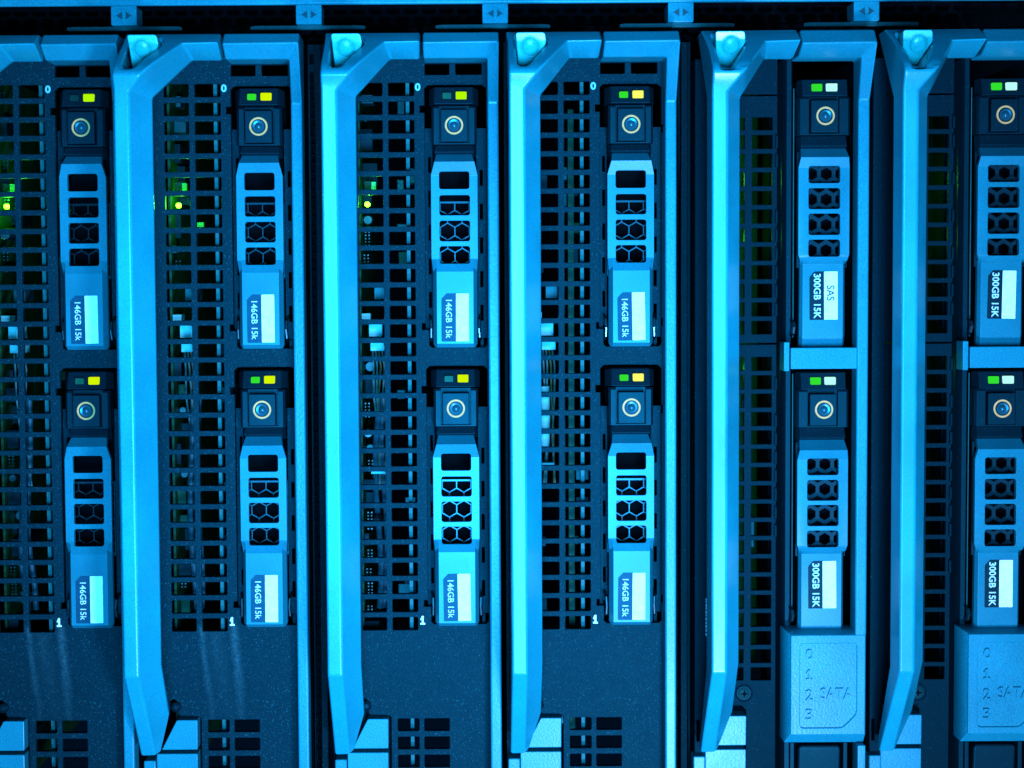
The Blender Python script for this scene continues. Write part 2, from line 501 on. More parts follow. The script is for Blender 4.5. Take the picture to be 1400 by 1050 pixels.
# ================================================================== shared blade parts
def handle_me(dx=0.0, dz=0.0):
    zt, zb = 470.0, 386.0 + dz
    prof = [(470, 50), (454, 84), (440, 112), (428, 134), (418, 149), (410, 157.5), (404, 160.5), (zb, 160.5 - (404 - zb) * 0.40)]
    def hf(z):
        for (za, ha), (zc, hc) in zip(prof, prof[1:]):
            if z >= zc: return ha + (za - z) / (za - zc) * (hc - ha)
        return prof[-1][1]
    # bulging top face with the release pocket cut through it
    zr = 454.0 + dz * 0.6
    brk = [p[0] for p in prof[1:-1]]
    RDp, BRp = (-90, zr - 1), (-148, zb)
    ridge = [RDp] + [(RDp[0] + (BRp[0] - RDp[0]) * (RDp[1] - z) / (RDp[1] - BRp[1]), z) for z in brk if z < RDp[1] - 1] + [BRp]
    outer = [(-169.5, zt), (-44, zt), (-44, zr)] + ridge + [(-168, zb)] + [(-168, z) for z in reversed(brk)]
    hole = rpoly([(-160, 464.5), (-119, 463.5), (-116, 449), (-143, 412.5 + dz), (-157, 412.5 + dz)], 4)
    bm = bmesh.new()
    es, ov, hv = [], [], []
    for lp, lst in ((outer, ov), (hole, hv)):
        for x, z in lp: lst.append(bm.verts.new((x, 0, z)))
        es += [bm.edges.new((lst[i], lst[(i + 1) % len(lst)])) for i in range(len(lst))]
    bmesh.ops.triangle_fill(bm, edges=es, use_beauty=True, use_dissolve=False)
    for z in brk:
        bmesh.ops.bisect_plane(bm, geom=bm.verts[:] + bm.edges[:] + bm.faces[:], plane_co=(0, 0, z), plane_no=(0, 0, 1), dist=1e-3)
    bd_ = [e for e in bm.edges if len(e.link_faces) == 1]
    for v in bm.verts: v.co.y = -hf(v.co.z)
    # pocket walls and floor
    inside = lambda v: any((v.co - Vector((x, v.co.y, z))).length < 1e-3 for x, z in hole) or (-161 < v.co.x < -115 and 411 + dz < v.co.z < 466)
    he = [e for e in bd_ if all(inside(v) for v in e.verts)]
    low = {}
    def dn(v):
        if v not in low: low[v] = bm.verts.new((v.co.x, -(54 + (v.co.z - 412) * 0.2), v.co.z))
        return low[v]
    fe = []
    for e in he:
        a_, b_ = e.verts
        bm.faces.new((a_, b_, dn(b_), dn(a_)))
        fe.append(bm.edges.get((dn(a_), dn(b_))))
    bmesh.ops.triangle_fill(bm, edges=fe, use_beauty=True, use_dissolve=False)
    V = lambda x, z, h: bm.verts.new((x, -h, z))
    def near(x, z): return min(ov, key=lambda v: (v.co.x - x) ** 2 + (v.co.z - z) ** 2)
    TL, TR, RR, RD, BR, BL = near(-169.5, zt), near(-44, zt), near(-44, zr), near(*RDp), near(*BRp), near(-168, zb)
    rv = [near(*p) for p in ridge]
    lv = [near(-168, z) for z in brk]
    zl = 437.0 + dz * 0.6
    L0, L1, L2 = V(-45, zl, 40), V(-83.5, zl, 40), V(-126, 380.5 + dz, 108)
    diag = [L1] + [V(-83.5 + (-126 + 83.5) * t, zl + (380.5 + dz - zl) * t, 40 + 68 * t) for t in [i / (len(rv) - 1) for i in range(1, len(rv) - 1)]] + [L2]
    L3, L4, L5 = V(-126, -363, 108), V(-125.5, -440, 54), V(-143, -500, 28)
    F3, R3 = V(-167.5, -369, prof[-1][1]), V(-148, -369, prof[-1][1])
    F4, R4 = V(-167.5, -502, 40), V(-148, -502, 40)
    bTL, bBL, bF3, bF4 = V(-169.5, zt, 12), V(-168, zb - 6, 98), V(-167.5, -372, 98), V(-167.5, -502, 22)
    bTR = V(-44, zt, 12)
    kd = [V(v.co.x - (2 if v is not L1 else 1), v.co.z, -v.co.y - 12) for v in diag]
    k0 = V(-45, zl, 28); k1, k2 = kd[0], kd[-1]
    k3, k4, k5 = [V(v.co.x - 2, v.co.z, -v.co.y - 12) for v in (L3, L4, L5)]
    q = lambda *a: bm.faces.new(a)
    q(RR, L0, L1, RD)
    for i in range(len(rv) - 1):
        q(rv[i], diag[i], diag[i + 1], rv[i + 1])
        q(diag[i], kd[i], kd[i + 1], diag[i + 1])
        q(bTL, kd[i + 1], kd[i]) if i < len(rv) - 2 else q(bTL, bBL, kd[i + 1], kd[i])
    q(BR, L2, L3, R3); q(BL, BR, R3, F3); q(F3, R3, R4, F4)
    q(R3, L3, L4, L5); q(R3, L5, R4)
    q(TL, *lv, BL, bBL, bTL); q(BL, F3, bF3, bBL); q(F3, F4, bF4, bF3); q(TL, bTL, bTR, TR)
    q(L0, k0, k1, L1); q(L2, k2, k3, L3); q(L3, k3, k4, L4); q(L4, k4, k5, L5)
    q(TR, bTR, k0, L0, RR)
    q(F4, R4, L5, k5, bF4)
    q(bTL, k1, k0, bTR); q(bBL, bF3, k3, k2); q(bF3, bF4, k5, k4); q(bF3, k4, k3)
    for v in bm.verts: v.co = Vector(((v.co.x + dx) * S, v.co.y * S, v.co.z * S))
    bmesh.ops.recalc_face_normals(bm, faces=bm.faces)
    bmesh.ops.dissolve_limit(bm, angle_limit=0.02, verts=bm.verts, edges=bm.edges, delimit=set())
    me = bpy.data.meshes.new('handle')
    bm.to_mesh(me); bm.free()
    return finish(me, 30)

def pad_me(dx=0.0, dz=0.0):
    out = rpoly([(-158, 461.5), (-120, 461.5), (-118, 448), (-139, 419 + dz), (-154, 419 + dz)], 3)
    return shaped_me([(x + dx, z) for x, z in out], [], [], [], lambda x, z: 88 + (z - 412) * 0.40, 22)

def knob_me(cx, cz, h):
    me = lathe_me(cx, cz, [(13.4, h - 6), (13.4, h + 0.2), (12.4, h + 0.9), (11.6, h - 1.6), (11.0, h + 1.2), (9.6, h + 3.0), (7.0, h + 4.2), (3.6, h + 4.9), (0.6, h + 5.1)])
    for v in me.vertices: v.co.y -= (v.co.z - cz * S) * 0.40     # leans with the pad
    return me

def bezel_me(x0, x1, xi, zr, zl, zend):
    """top bar on the right and the long rail down the side"""
    v = [(x0, 470, 50), (x1, 470, 50), (x0, zr, 70), (x1, zr + 1, 68), (x0, zl, 40), (xi, zl, 40),
         (xi, 380, 23), (x1, 380, 23), (xi, zend, 22), (x1, zend, 22),
         (x0, 470, -12), (x1, 470, -12), (x0, zl, -12), (xi, zl, -12), (xi, zend, -12), (x1, zend, -12)]
    f = [(0, 1, 3, 2), (2, 3, 5, 4), (3, 7, 6, 5), (7, 9, 8, 6), (0, 10, 11, 1), (1, 11, 15, 9, 7, 3), (0, 2, 4, 12, 10),
         (4, 5, 13, 12), (5, 6, 8, 14, 13), (8, 9, 15, 14), (10, 12, 13, 11), (11, 13, 14, 15)]
    return faces_me(v, f, 'bezel')

handleA, handleB = handle_me(), handle_me(-3.5, -5)
padA, padB = pad_me(), pad_me(-3.5, -5)
knobA = knob_me(-139, 444, 101)
knobB = knob_me(-140.5, 443.5, 101)
bezelA = bezel_me(-40.2, 60, 45, 454, 437, -600)
bezelB = bezel_me(-42, 57.5, 42, 450, 435.5, -347)

def latch_parts(dx=0.0, h=0):
    a = plate_me(rpoly([(-124.6 + dx, -463), (-96.3 + dx, -463), (-96.5 + dx, -504.3), (-146 + dx, -504.3)], 1.5), [], h - 30, h, 1.0)
    b = plate_me(rrect(-153 + dx, -96.7 + dx, -640, -510, 1.5), [], h - 30, h, 1.0)
    c = plate_me(rrect(-170 + dx, -154 + dx, -640, -518, 2), [], h - 24, h + 6, 1.5)
    return a, b, c
latchA, latchB = latch_parts(0, 0), latch_parts(-6, -5)
hinge = lathe_me(-127, -447, [(7, -30), (7, -9), (5.5, -7.5), (4.6, -9), (3, -8)], 20)

# ------------------------------------------------------------------ faceplate of the 146 GB blades
holesA = []
for i in range(30):
    zt = 411.2 - 25.345 * i
    for a, b in ((-131.8, -97.6), (-89.8, -54.4)): holesA.append(rrect(a, b, zt - 18.2, zt, 1.8))
for a, b in ((-39.8, -6.2), (2.1, 37.9)): holesA.append(rrect(a, b, 421, 436.4, 1))
def bay(zs):
    p = [(-36, 407.5), (38, 407.5), (43.5, 403), (43.5, 352), (48, 352), (48, 341), (43.5, 341), (43.5, 88), (47.5, 88), (47.5, 78), (43.5, 78), (43.5, 53), (40, 49.5),
         (-32, 49.5), (-36, 53), (-36, 74), (-46, 74), (-46, 83), (-40.5, 83), (-40.5, 370), (-47, 370), (-47, 380), (-40.5, 380), (-40.5, 403)]
    return [(x, z + zs) for x, z in p]
holesA += [bay(0), bay(-383.3)]
for r_ in range(5):
    z1 = -465.9 - 25.6 * r_
    holesA.append(rrect(-83.8, -53.8, z1 - 17.7, z1, 1.5)); holesA.append(rrect(-47, -11.8, z1 - 17.7, z1, 1.5))
plateA = plate_me([(-166, 466), (50, 466), (50, -620), (-92.6, -620), (-92.6, -464), (-95.5, -461), (-121, -461), (-124, -458), (-126, -440), (-131, -436), (-136, -440), (-136, -452), (-166, -452)],
                  holesA, -24, -14, 0.7, 'faceplate')
# slotted rails beside the drives
def slots(x0, x1, sx0, sx1, zs, off):
    hs = [rrect(sx0, sx1, z - 11, z + 11, 0.8) for z in [zs + 300 - off - 46.3 * k for k in range(6)]]
    return plate_me([(x0, zs + 62), (x1, zs + 62), (x1, zs + 350), (x0, zs + 350)], hs, -34, -30, 0.3)
railL = [slots(-41, -30, -36.2, -32.4, z, 0) for z in (0, -383.3)]
railR = [slots(30, 44.5, 34.5, 38.8, z, 18) for z in (0, -383.3)]
num0 = text_me('0', 7.6, 10.5, -49.4, 404.8, -14, -13.5, bold=0.035)
num1 = one_me(-48.0, -328.2, 6.5, 12, 2.4, -14, -13.5)
stripA = box_me(-66.4, -61.6, -600, 440, -48, -34)
wallL = box_me(-171, -167, -600, 466, -880, -26)
wallR = box_me(52, 58.5, -600, 466, -880, -13)
backA = box_me(-166, 52, -600, 466, -700, -690)
boardA = box_me(-135, -131.5, -590, 430, -560, -60)
unit = box_me(-0.5, 0.5, -0.5, 0.5, -0.5, 0.5)
pinrow = {}
def pins_me(nr):
    if nr in pinrow: return pinrow[nr]
    vts, fcs = [], []
    for k in range(nr):
        for c in range(2):
            x, z = c * 5.0, -k * 4.6
            b0 = len(vts)
            vts += [(x + dx_, z + dz_, h_) for h_ in (-6, 0) for dz_ in (-0.9, 0.9) for dx_ in (-0.9, 0.9)]
            fcs += [tuple(b0 + i for i in f) for f in ((0, 1, 3, 2), (4, 6, 7, 5), (0, 4, 5, 1), (2, 3, 7, 6), (0, 2, 6, 4), (1, 5, 7, 3))]
    pinrow[nr] = faces_me(vts, fcs, 'pins')
    return pinrow[nr]

def comp(name, board, mat, x0, x1, z0, z1, h0, h1):
    o = bpy.data.objects.new(name, unit); COL.objects.link(o)
    if not unit.materials: unit.materials.append(M['chip'])
    o.parent = board
    o.location = P((x0 + x1) / 2, (z0 + z1) / 2, (h0 + h1) / 2)
    o.scale = (x1 - x0, h1 - h0, z1 - z0)
    relink(o, mat)
    return o

def glow(parent, x, z, h, power, color=(0.08, 1.0, 0.02)):
    d = bpy.data.lights.new('green_spill_lamp', 'POINT')
    d.energy = power
    d.color = color
    d.shadow_soft_size = 2.5 * S
    o = bpy.data.objects.new('green_spill_lamp', d)
    COL.objects.link(o)
    o.parent = parent
    o.location = P(x, z, h)
    return o

def interior(board, seed, bi):
    rnd = random.Random(seed)
    z = 405
    while z > -540:
        hgt = rnd.uniform(10, 34)
        kind = rnd.random()
        h1 = -rnd.uniform(62, 150)
        wd = rnd.uniform(5, 22)
        if not (35 < z < 145 or 40 < z - hgt < 145):
            if kind < 0.35:
                comp('chip', board, 'chip', -131.5, -131.5 + wd, z - hgt, z, h1 - rnd.uniform(20, 90), h1)
            elif kind < 0.6:
                nr = rnd.randint(3, 6)
                obj('pin_header', pins_me(nr), 'can', board, (-128 + rnd.uniform(0, 5), -(-58 - rnd.uniform(0, 14)), z))
                hgt = nr * 4.6
            elif kind < 0.8:
                comp('connector', board, rnd.choice(('steel', 'pcb', 'strip')), -131.5, -131.5 + wd * 0.8, z - hgt * 0.7, z, h1 - 40, h1)
            else:
                r = rnd.uniform(5, 8)
                obj('capacitor', lathe_me(-131.5 + r, z - r, [(r, -140), (r, h1 + 1.5), (r - 1.2, h1), (0.5, h1)], 14), 'can', board)
                hgt = 2 * r
        z -= hgt + rnd.uniform(3, 16)
    # harness plug, bracket and its wires
    comp('bracket', board, 'steel', -113, -97, 116, 132, -110, -60)
    comp('plug', board, 'nylon', -121, -103, 64, 84, -90, -58)
    comp('plug', board, 'nylon', -119, -100, 44, 60, -92, -56)
    comp('plug', board, 'nylon', -131, -119, 86, 96, -90, -58)
    for k in range(4):
        x = -117 + k * 4.2
        pts = [(x * S, 70 * S, 46 * S), ((x + 1 + k) * S, 72 * S, 20 * S), ((x + rnd.uniform(-1, 5)) * S, 76 * S, -20 * S), ((x + rnd.uniform(-3, 7)) * S, 86 * S, -80 * S), ((x + rnd.uniform(-2, 8)) * S, 95 * S, -150 * S)]
        me = tube_me([(p[0] / S, p[2] / S, -p[1] / S) for p in pts], 1.4, 6)
        obj('wire', me, 'wire_yellow' if k == 2 else 'wire', board)
    if bi < 3:
        for k in range(2):
            x0 = -112 + k * 9
            pts = [(x0 + 4 * math.sin(i * 0.8 + k + bi), -18 - i * 34, -88 + 8 * math.sin(i * 1.1 + k)) for i in range(10)]
            obj('cable', tube_me(pts, 4.2, 10), 'cable', board)
    if bi in (0, 1, 2):
        x = -121 if bi != 2 else -122
        obj('board_light', lathe_me(x, 248, [(3.6, -64), (3.4, -60), (2.2, -57.5), (0.4, -57)], 12), 'board_led', board)
        glow(board, x + 5, 249, -54, 0.0035 if bi < 2 else 0.0015)
        glow(board, x + 16, 262, -90, 0.006 if bi < 2 else 0.002)
        comp('light_pipe', board, 'light_pipe', -116, -110, 264, 279, -70, -62)
        comp('light_pipe', board, 'pcb', -126, -117, 262, 280, -80, -64)
    if bi == 1:
        comp('light_pipe', board, 'light_pipe', -106, -90, 219, 225, -90, -82)
    if bi == 3:
        obj('cable_roll', tube_me([(-116, -8, -72), (-115, -50, -72), (-116, -92, -72)], 8, 14), 'nylon', board)
        comp('bracket', board, 'nylon', -119, -102, -126, -116, -90, -70)
        comp('guide_rail', board, 'pcb', -80, -72, -500, 380, -160, -90)
        comp('guide_rail', board, 'steel', -90, -84, -500, 380, -190, -120)
    if bi == 2:
        obj('capacitor', lathe_me(-113, -196, [(8, -140), (8, -66), (6, -61), (3, -59), (0.5, -58.5)], 16), 'can', board)
        comp('bracket', board, 'nylon', -120, -98, -129, -125, -90, -62)
    # dim parts seen deeper through the second column
    for k in range(9):
        z0 = rnd.uniform(-320, 390)
        x0 = rnd.uniform(-90, -62)
        comp('chip', board, rnd.choice(('steel', 'pcb', 'chip', 'strip')), x0, x0 + rnd.uniform(8, 20), z0, z0 + rnd.uniform(5, 24), -240, -rnd.uniform(110, 200))

LBL_A = ['blade server with dusty plate cut off at the left edge',
         'dusty blade server with bright green board light, second from left',
         'blade server with a blue dome capacitor behind its grille, left of centre',
         'blade server with a white cable roll behind its grille, right of centre']
for bi in range(4):
    t = thing('blade_server', LBL_A[bi], 'server', (OX[bi], 0, BASE), 'blade servers standing side by side in the chassis')
    fp = obj('faceplate', plateA, 'plate', t, UPB)
    if bi < 2: relink(fp, 'plate_dusty')
    obj('slot_number', num0, 'ink_pale', fp); o = obj('slot_number', num1, 'white', fp)
    for me in railL + railR: obj('bay_rail', me, 'plate', t, UPB)
    obj('bezel', bezelA, 'bezel', t, UPB, bevel=2.8, seg=3)
    hd = obj('handle', handleA, 'grip', t, UPB, bevel=3.0, seg=3, angle=24, clamp=False)
    obj('release_pad', padA, 'polish', hd, bevel=1.2)
    obj('release_button', knobA, 'polish', hd)
    for me in latchA: obj('latch', me, 'bezel', t, UPB)
    obj('hinge_pin', hinge, 'black', t, UPB)
    obj('steel_edge', stripA, 'strip', t, UPB)
    obj('side_wall', wallL, 'plate_dark', t, UPB)
    obj('side_wall', wallR, 'plate_dark', t, UPB)
    obj('rear_wall', backA, 'void', t, UPB)
    bd = obj('circuit_board', boardA, 'pcb', t, UPB)
    interior(bd, 11 + bi, bi)

# ------------------------------------------------------------------ 300 GB blades
def grilleB(ztop, zbot, h_first, bars, zhi, zlo):
    hs = []
    edges = [h_first] + [v for b in bars for v in (b + 3.2, b - 3.2)] + [zbot]
    for i in range(0, len(edges), 2):
        za, zb = edges[i], edges[i + 1]
        for a, b in ((-128, -101.8), (-91.6, -63.5)):
            hs.append(rrect(a, b, zb, za, 0.8))
    return plate_me([(-156, zlo), (-57, zlo), (-57, zhi), (-156, zhi)], hs, -45, -35, 0.7)
b1 = [342.1 - 25.6 * k for k in range(11)]
b2 = [10.7 - 25.58 * k for k in range(17)]
panelB = [plate_me([(-156, 394.2), (-57, 394.2), (-57, 466), (-156, 466)], [], -45, -35, 0.8),
          grilleB(392, 64.4, 363.1, b1, 391.8, 52.4),
          None]
hs = []
edges = [33.0] + [v for b in b2 for v in (b + 3.2, b - 3.2)] + [-419.9]
for i in range(0, len(edges), 2):
    for a, b in ((-128, -101.8), (-91.6, -63.5)): hs.append(rrect(a, b, edges[i + 1], edges[i], 0.8))
panelB[2] = plate_me([(-156, -456), (-104, -456), (-98, -462), (-98, -620), (-57, -620), (-57, 50), (-156, 50)], hs, -45, -35, 0.7)
sideB = plate_me([(-173, -600), (-158, -600), (-158, 440), (-173, 440)], [rrect(-170, -166, -500, -470, 1)], -60, -12, 1.0)
clips = []
colB = faces_me([(-51, -600, -30), (-51, 440, -30), (-47, -600, -18), (-47, 440, -18), (-41, -600, -18), (-41, 440, -18), (-38, -600, -26), (-38, 440, -26), (-38, -600, -200), (-38, 440, -200), (-51, -600, -200), (-51, 440, -200)],
                [(0, 1, 3, 2), (2, 3, 5, 4), (4, 5, 7, 6), (6, 7, 9, 8), (8, 9, 11, 10), (10, 11, 1, 0), (0, 2, 4, 6, 8, 10), (1, 11, 9, 7, 5, 3)])
edgeB = [tube_me([(-37.2, 60, -20), (-37.2, 400, -20)], 0.7, 6), tube_me([(-37.2, -330, -20), (-37.2, 10, -20)], 0.7, 6)]  # thin bright tubes stand in for the highlight along the wall's edge
clipB = box_me(-60, -57.2, -8.5, 8.5, -34, -29)
railB2 = box_me(46.5, 57.5, -620, -498.5, -12, 21)
crossB = faces_me([(-47, 47.4, 20), (53, 47.4, 20), (53, 18.6, 20), (-47, 18.6, 20), (57.4, 47.4, 12), (57.4, 18.6, 12), (-47, 47.4, -20), (57.4, 47.4, -20), (57.4, 18.6, -20), (-47, 18.6, -20)],
                  [(0, 1, 2, 3), (1, 4, 5, 2), (0, 6, 7, 4, 1), (3, 2, 5, 8, 9), (4, 7, 8, 5), (0, 3, 9, 6), (6, 9, 8, 7)])
crossTab = box_me(-55.2, -47.6, 15.3, 55, -20, 14)
ro = rpoly([(-32.6, -357.4), (44.6, -357.4), (44.6, -455), (25.5, -474), (-32.6, -474)], 5)
coverTop = plate_me(rpoly([(-45.7, -345.5), (56.2, -345.5), (56.2, -483.6), (-45.7, -483.6)], 1.2), [ro], 14, 21.6, 1.2)
coverBody = faces_me([(-45.5, -345.2, 18.8), (57.5, -345.2, 18.8), (57.5, -483.8, 18.8), (-45.5, -483.8, 18.8), (-52, -341, 6), (57.5, -341, 6), (57.5, -498, 6), (-52, -498, 6),
                      (-52, -341, -30), (57.5, -341, -30), (57.5, -498, -30), (-52, -498, -30)],
                     [(0, 1, 2, 3), (0, 4, 5, 1), (1, 5, 6, 2), (2, 6, 7, 3), (3, 7, 4, 0), (4, 8, 9, 5), (5, 9, 10, 6), (6, 10, 11, 7), (7, 11, 8, 4), (8, 11, 10, 9)])
digits = [text_me(s, 10, 14.5, -20, z, 18.5, 22.4, bold=0.004) for s, z in (('0', -372.6), ('2', -428.8), ('3', -455.7))] + [one_me(-20, -400.9, 9, 14.5, 2.4, 18.5, 22.4)]
sata = text_me('SATA', 44, 15, 17.4, -426.6, 18.5, 22.4, bold=0.004)
dlatch = shaped_me(rpoly([(-29.5, -506), (29.3, -506), (29.3, -620), (-29.5, -620)], 5), [], [-512, -530], [], lambda x, z: -8 if z > -512 else (-8 - (-512 - z) * 0.1), 20)
dlatchS = [box_me(-40, -34, -620, -503, -40, -14), box_me(34, 40, -620, -503, -40, -14)]
scr = lathe_me(-101.2, -438, [(12.5, -36), (12.5, -34.2), (11.2, -33.2), (9.6, -34.4)], 28)
def screw_me(cx, cz):
    return lathe_me(cx, cz, [(8.6, -36), (8.2, -33.4), (6.2, -31.4), (3.0, -30.4), (2.4, -32.5), (0.4, -33)], 24)
scr2 = screw_me(-101.2, -438)
cross = [plate_me(rrect(-106, -96.4, -438.9, -437.1, 0.4), [], -32, -30.2), plate_me(rrect(-102.1, -100.3, -442.8, -433.2, 0.4), [], -32, -30.25)]
boardB = box_me(-150, -54, -440, 420, -230, -224)
wallBR = box_me(50, 56.5, -600, 440, -880, -13)
mark = []
rnd = random.Random(4)
zz = -300
while zz > -350:
    d = rnd.uniform(2.2, 5.0)
    mark.append(plate_me([(-157.9, zz), (-155.4 + rnd.uniform(-0.6, 0.5), zz - 0.4), (-155.4 + rnd.uniform(-0.6, 0.5), zz - d), (-157.9, zz - d + 0.4)], [], -12, -11.5))
    zz -= d + rnd.uniform(0.5, 1.6)
sideB2 = plate_me([(-159, -600), (-155, -600), (-155, 440), (-159, 440)], [], -60, -12.2, 0.5)

LBL_B = ['blade server with SATA cover and SAS sticker, second from right', 'blade server with SATA cover cut off at the right edge']
for k in range(2):
    bi = 4 + k
    t = thing('blade_server', LBL_B[k], 'server', (OX[bi], 0, BASE), 'blade servers standing side by side in the chassis')
    obj('upper_panel', panelB[0], 'plate_b', t, UPB)
    obj('grille_panel', panelB[1], 'plate_b', t, UPB); obj('grille_panel', panelB[2], 'plate_b', t, UPB)
    sp = obj('side_panel', sideB, 'plate_b', t, UPB)
    obj('side_panel', sideB2, 'plate_b', t, UPB)
    if k == 0:
        for me in mark: obj('white_mark', me, 'ink_white', sp)
    col_ = obj('bay_wall', colB, 'black', t, UPB)
    for me in edgeB: obj('edge_highlight', me, 'strip', col_)
    for j in range(26):
        z = 354 - 25.6 * j
        if 30 < z < 75 or rnd.random() < 0.25: continue
        obj('clip', clipB, 'plate_b', t, (0, 0, z - BASE))
    obj('bezel', bezelB, 'bezel', t, UPB, bevel=2.8, seg=3)
    obj('lower_rail', railB2, 'bezel', t, UPB, bevel=1.5)
    hd = obj('handle', handleB, 'grip', t, UPB, bevel=3.0, seg=3, angle=24, clamp=False)
    obj('release_pad', padB, 'polish', hd, bevel=1.2)
    obj('release_button', knobB, 'polish', hd)
    cb = obj('cross_bar', crossB, 'bezel', t, UPB, bevel=1.2)
    obj('hinge_tab', crossTab, 'bezel', cb, bevel=1.2)
    cv = obj('drive_cover', coverBody, 'bezel', t, UPB, bevel=1.6)
    obj('cover_frame', coverTop, 'bezel', cv)
    for me in digits: obj('embossed_number', me, 'bezel', cv)
    obj('embossed_word', sata, 'bezel', cv)
    dl = obj('drive_latch', dlatch, 'black', t, UPB, bevel=3, seg=3)
    for me in dlatchS: obj('latch_guide', me, 'black', t, UPB, bevel=1)
    sc = obj('screw', scr, 'black', t, UPB); obj('screw_head', scr2, 'steel', sc)
    for me in cross: obj('screw_recess', me, 'void', sc)
    for me in latchB: obj('latch', me, 'bezel', t, UPB)
    obj('side_wall', wallBR, 'plate_dark', t, UPB)
    obj('rear_wall', backA, 'void', t, UPB)
    bd = obj('circuit_board', boardB, 'pcb_dark', t, UPB)
    rr = random.Random(50 + k)
    for j in range(14):
        x0 = rr.uniform(-130, -66); z0 = rr.uniform(-410, 360)
        comp('chip', bd, rr.choice(('chip', 'pcb', 'chip', 'steel')), x0, x0 + rr.uniform(2, 9), z0, z0 + rr.uniform(8, 60), -224, -rr.uniform(170, 218))
    glow(bd, -126, 12, -110, 0.0015); glow(bd, -124, 285, -150, 0.004); glow(bd, -120, 200, -160, 0.003)  # point lamps added for a dim green glow behind the grille
    obj('groove_glow_block', box_me(-64, -49, -600, 440, -120, -60), 'void', t, UPB)  # strip added to stop the green glow leaking through the groove
    obj('board_light', lathe_me(-126, 14, [(3, -64), (2.8, -58), (0.4, -56)], 10), 'inner_glow', bd)  # glowing domes added to light the board green from inside
    obj('board_light', lathe_me(-124, 270, [(3, -172), (2.8, -168), (0.4, -167)], 10), 'inner_glow', bd)

# ================================================================== the drives
def clip(pts, ax, lim, sign):
    out = []
    for i in range(len(pts)):
        a, b = pts[i - 1], pts[i]
        ia, ib = (a[ax] - lim) * sign <= 0, (b[ax] - lim) * sign <= 0
        if ia != ib:
            t = (lim - a[ax]) / (b[ax] - a[ax])
            out.append((a[0] + (b[0] - a[0]) * t, a[1] + (b[1] - a[1]) * t))
        if ib: out.append(b)
    return out

def hexes(x0, x1, z0, z1, pitch, rad, cx, zc):
    """pointed hexagons, one row centred on zc, cut off at the sheet's border"""
    hs = []
    dz = pitch * 0.866
    for r_ in range(-12, 13):
        z = zc + r_ * dz
        for k in range(-4, 5):
            x = k * pitch + (pitch / 2 if r_ % 2 else 0) + cx
            p = [(x + rad * math.sin(math.radians(60 * i)), z + rad * math.cos(math.radians(60 * i))) for i in range(6)]
            for ax, lim, sg in ((0, x1, 1), (0, x0, -1), (1, z1, 1), (1, z0, -1)):
                p = clip(p, ax, lim, sg)
                if len(p) < 3: break
            if len(p) < 3: continue
            xs = [q[0] for q in p]; zs = [q[1] for q in p]
            if max(xs) - min(xs) < 2 or max(zs) - min(zs) < 2: continue
            hs.append(p)
    return hs

def ringshape(r0, r1, h0, h1, n=40):
    c = lambda r: [(r * math.cos(2 * math.pi * i / n), r * math.sin(2 * math.pi * i / n)) for i in range(n)]
    return plate_me(c(r1), [c(r0)], h0, h1, 0)

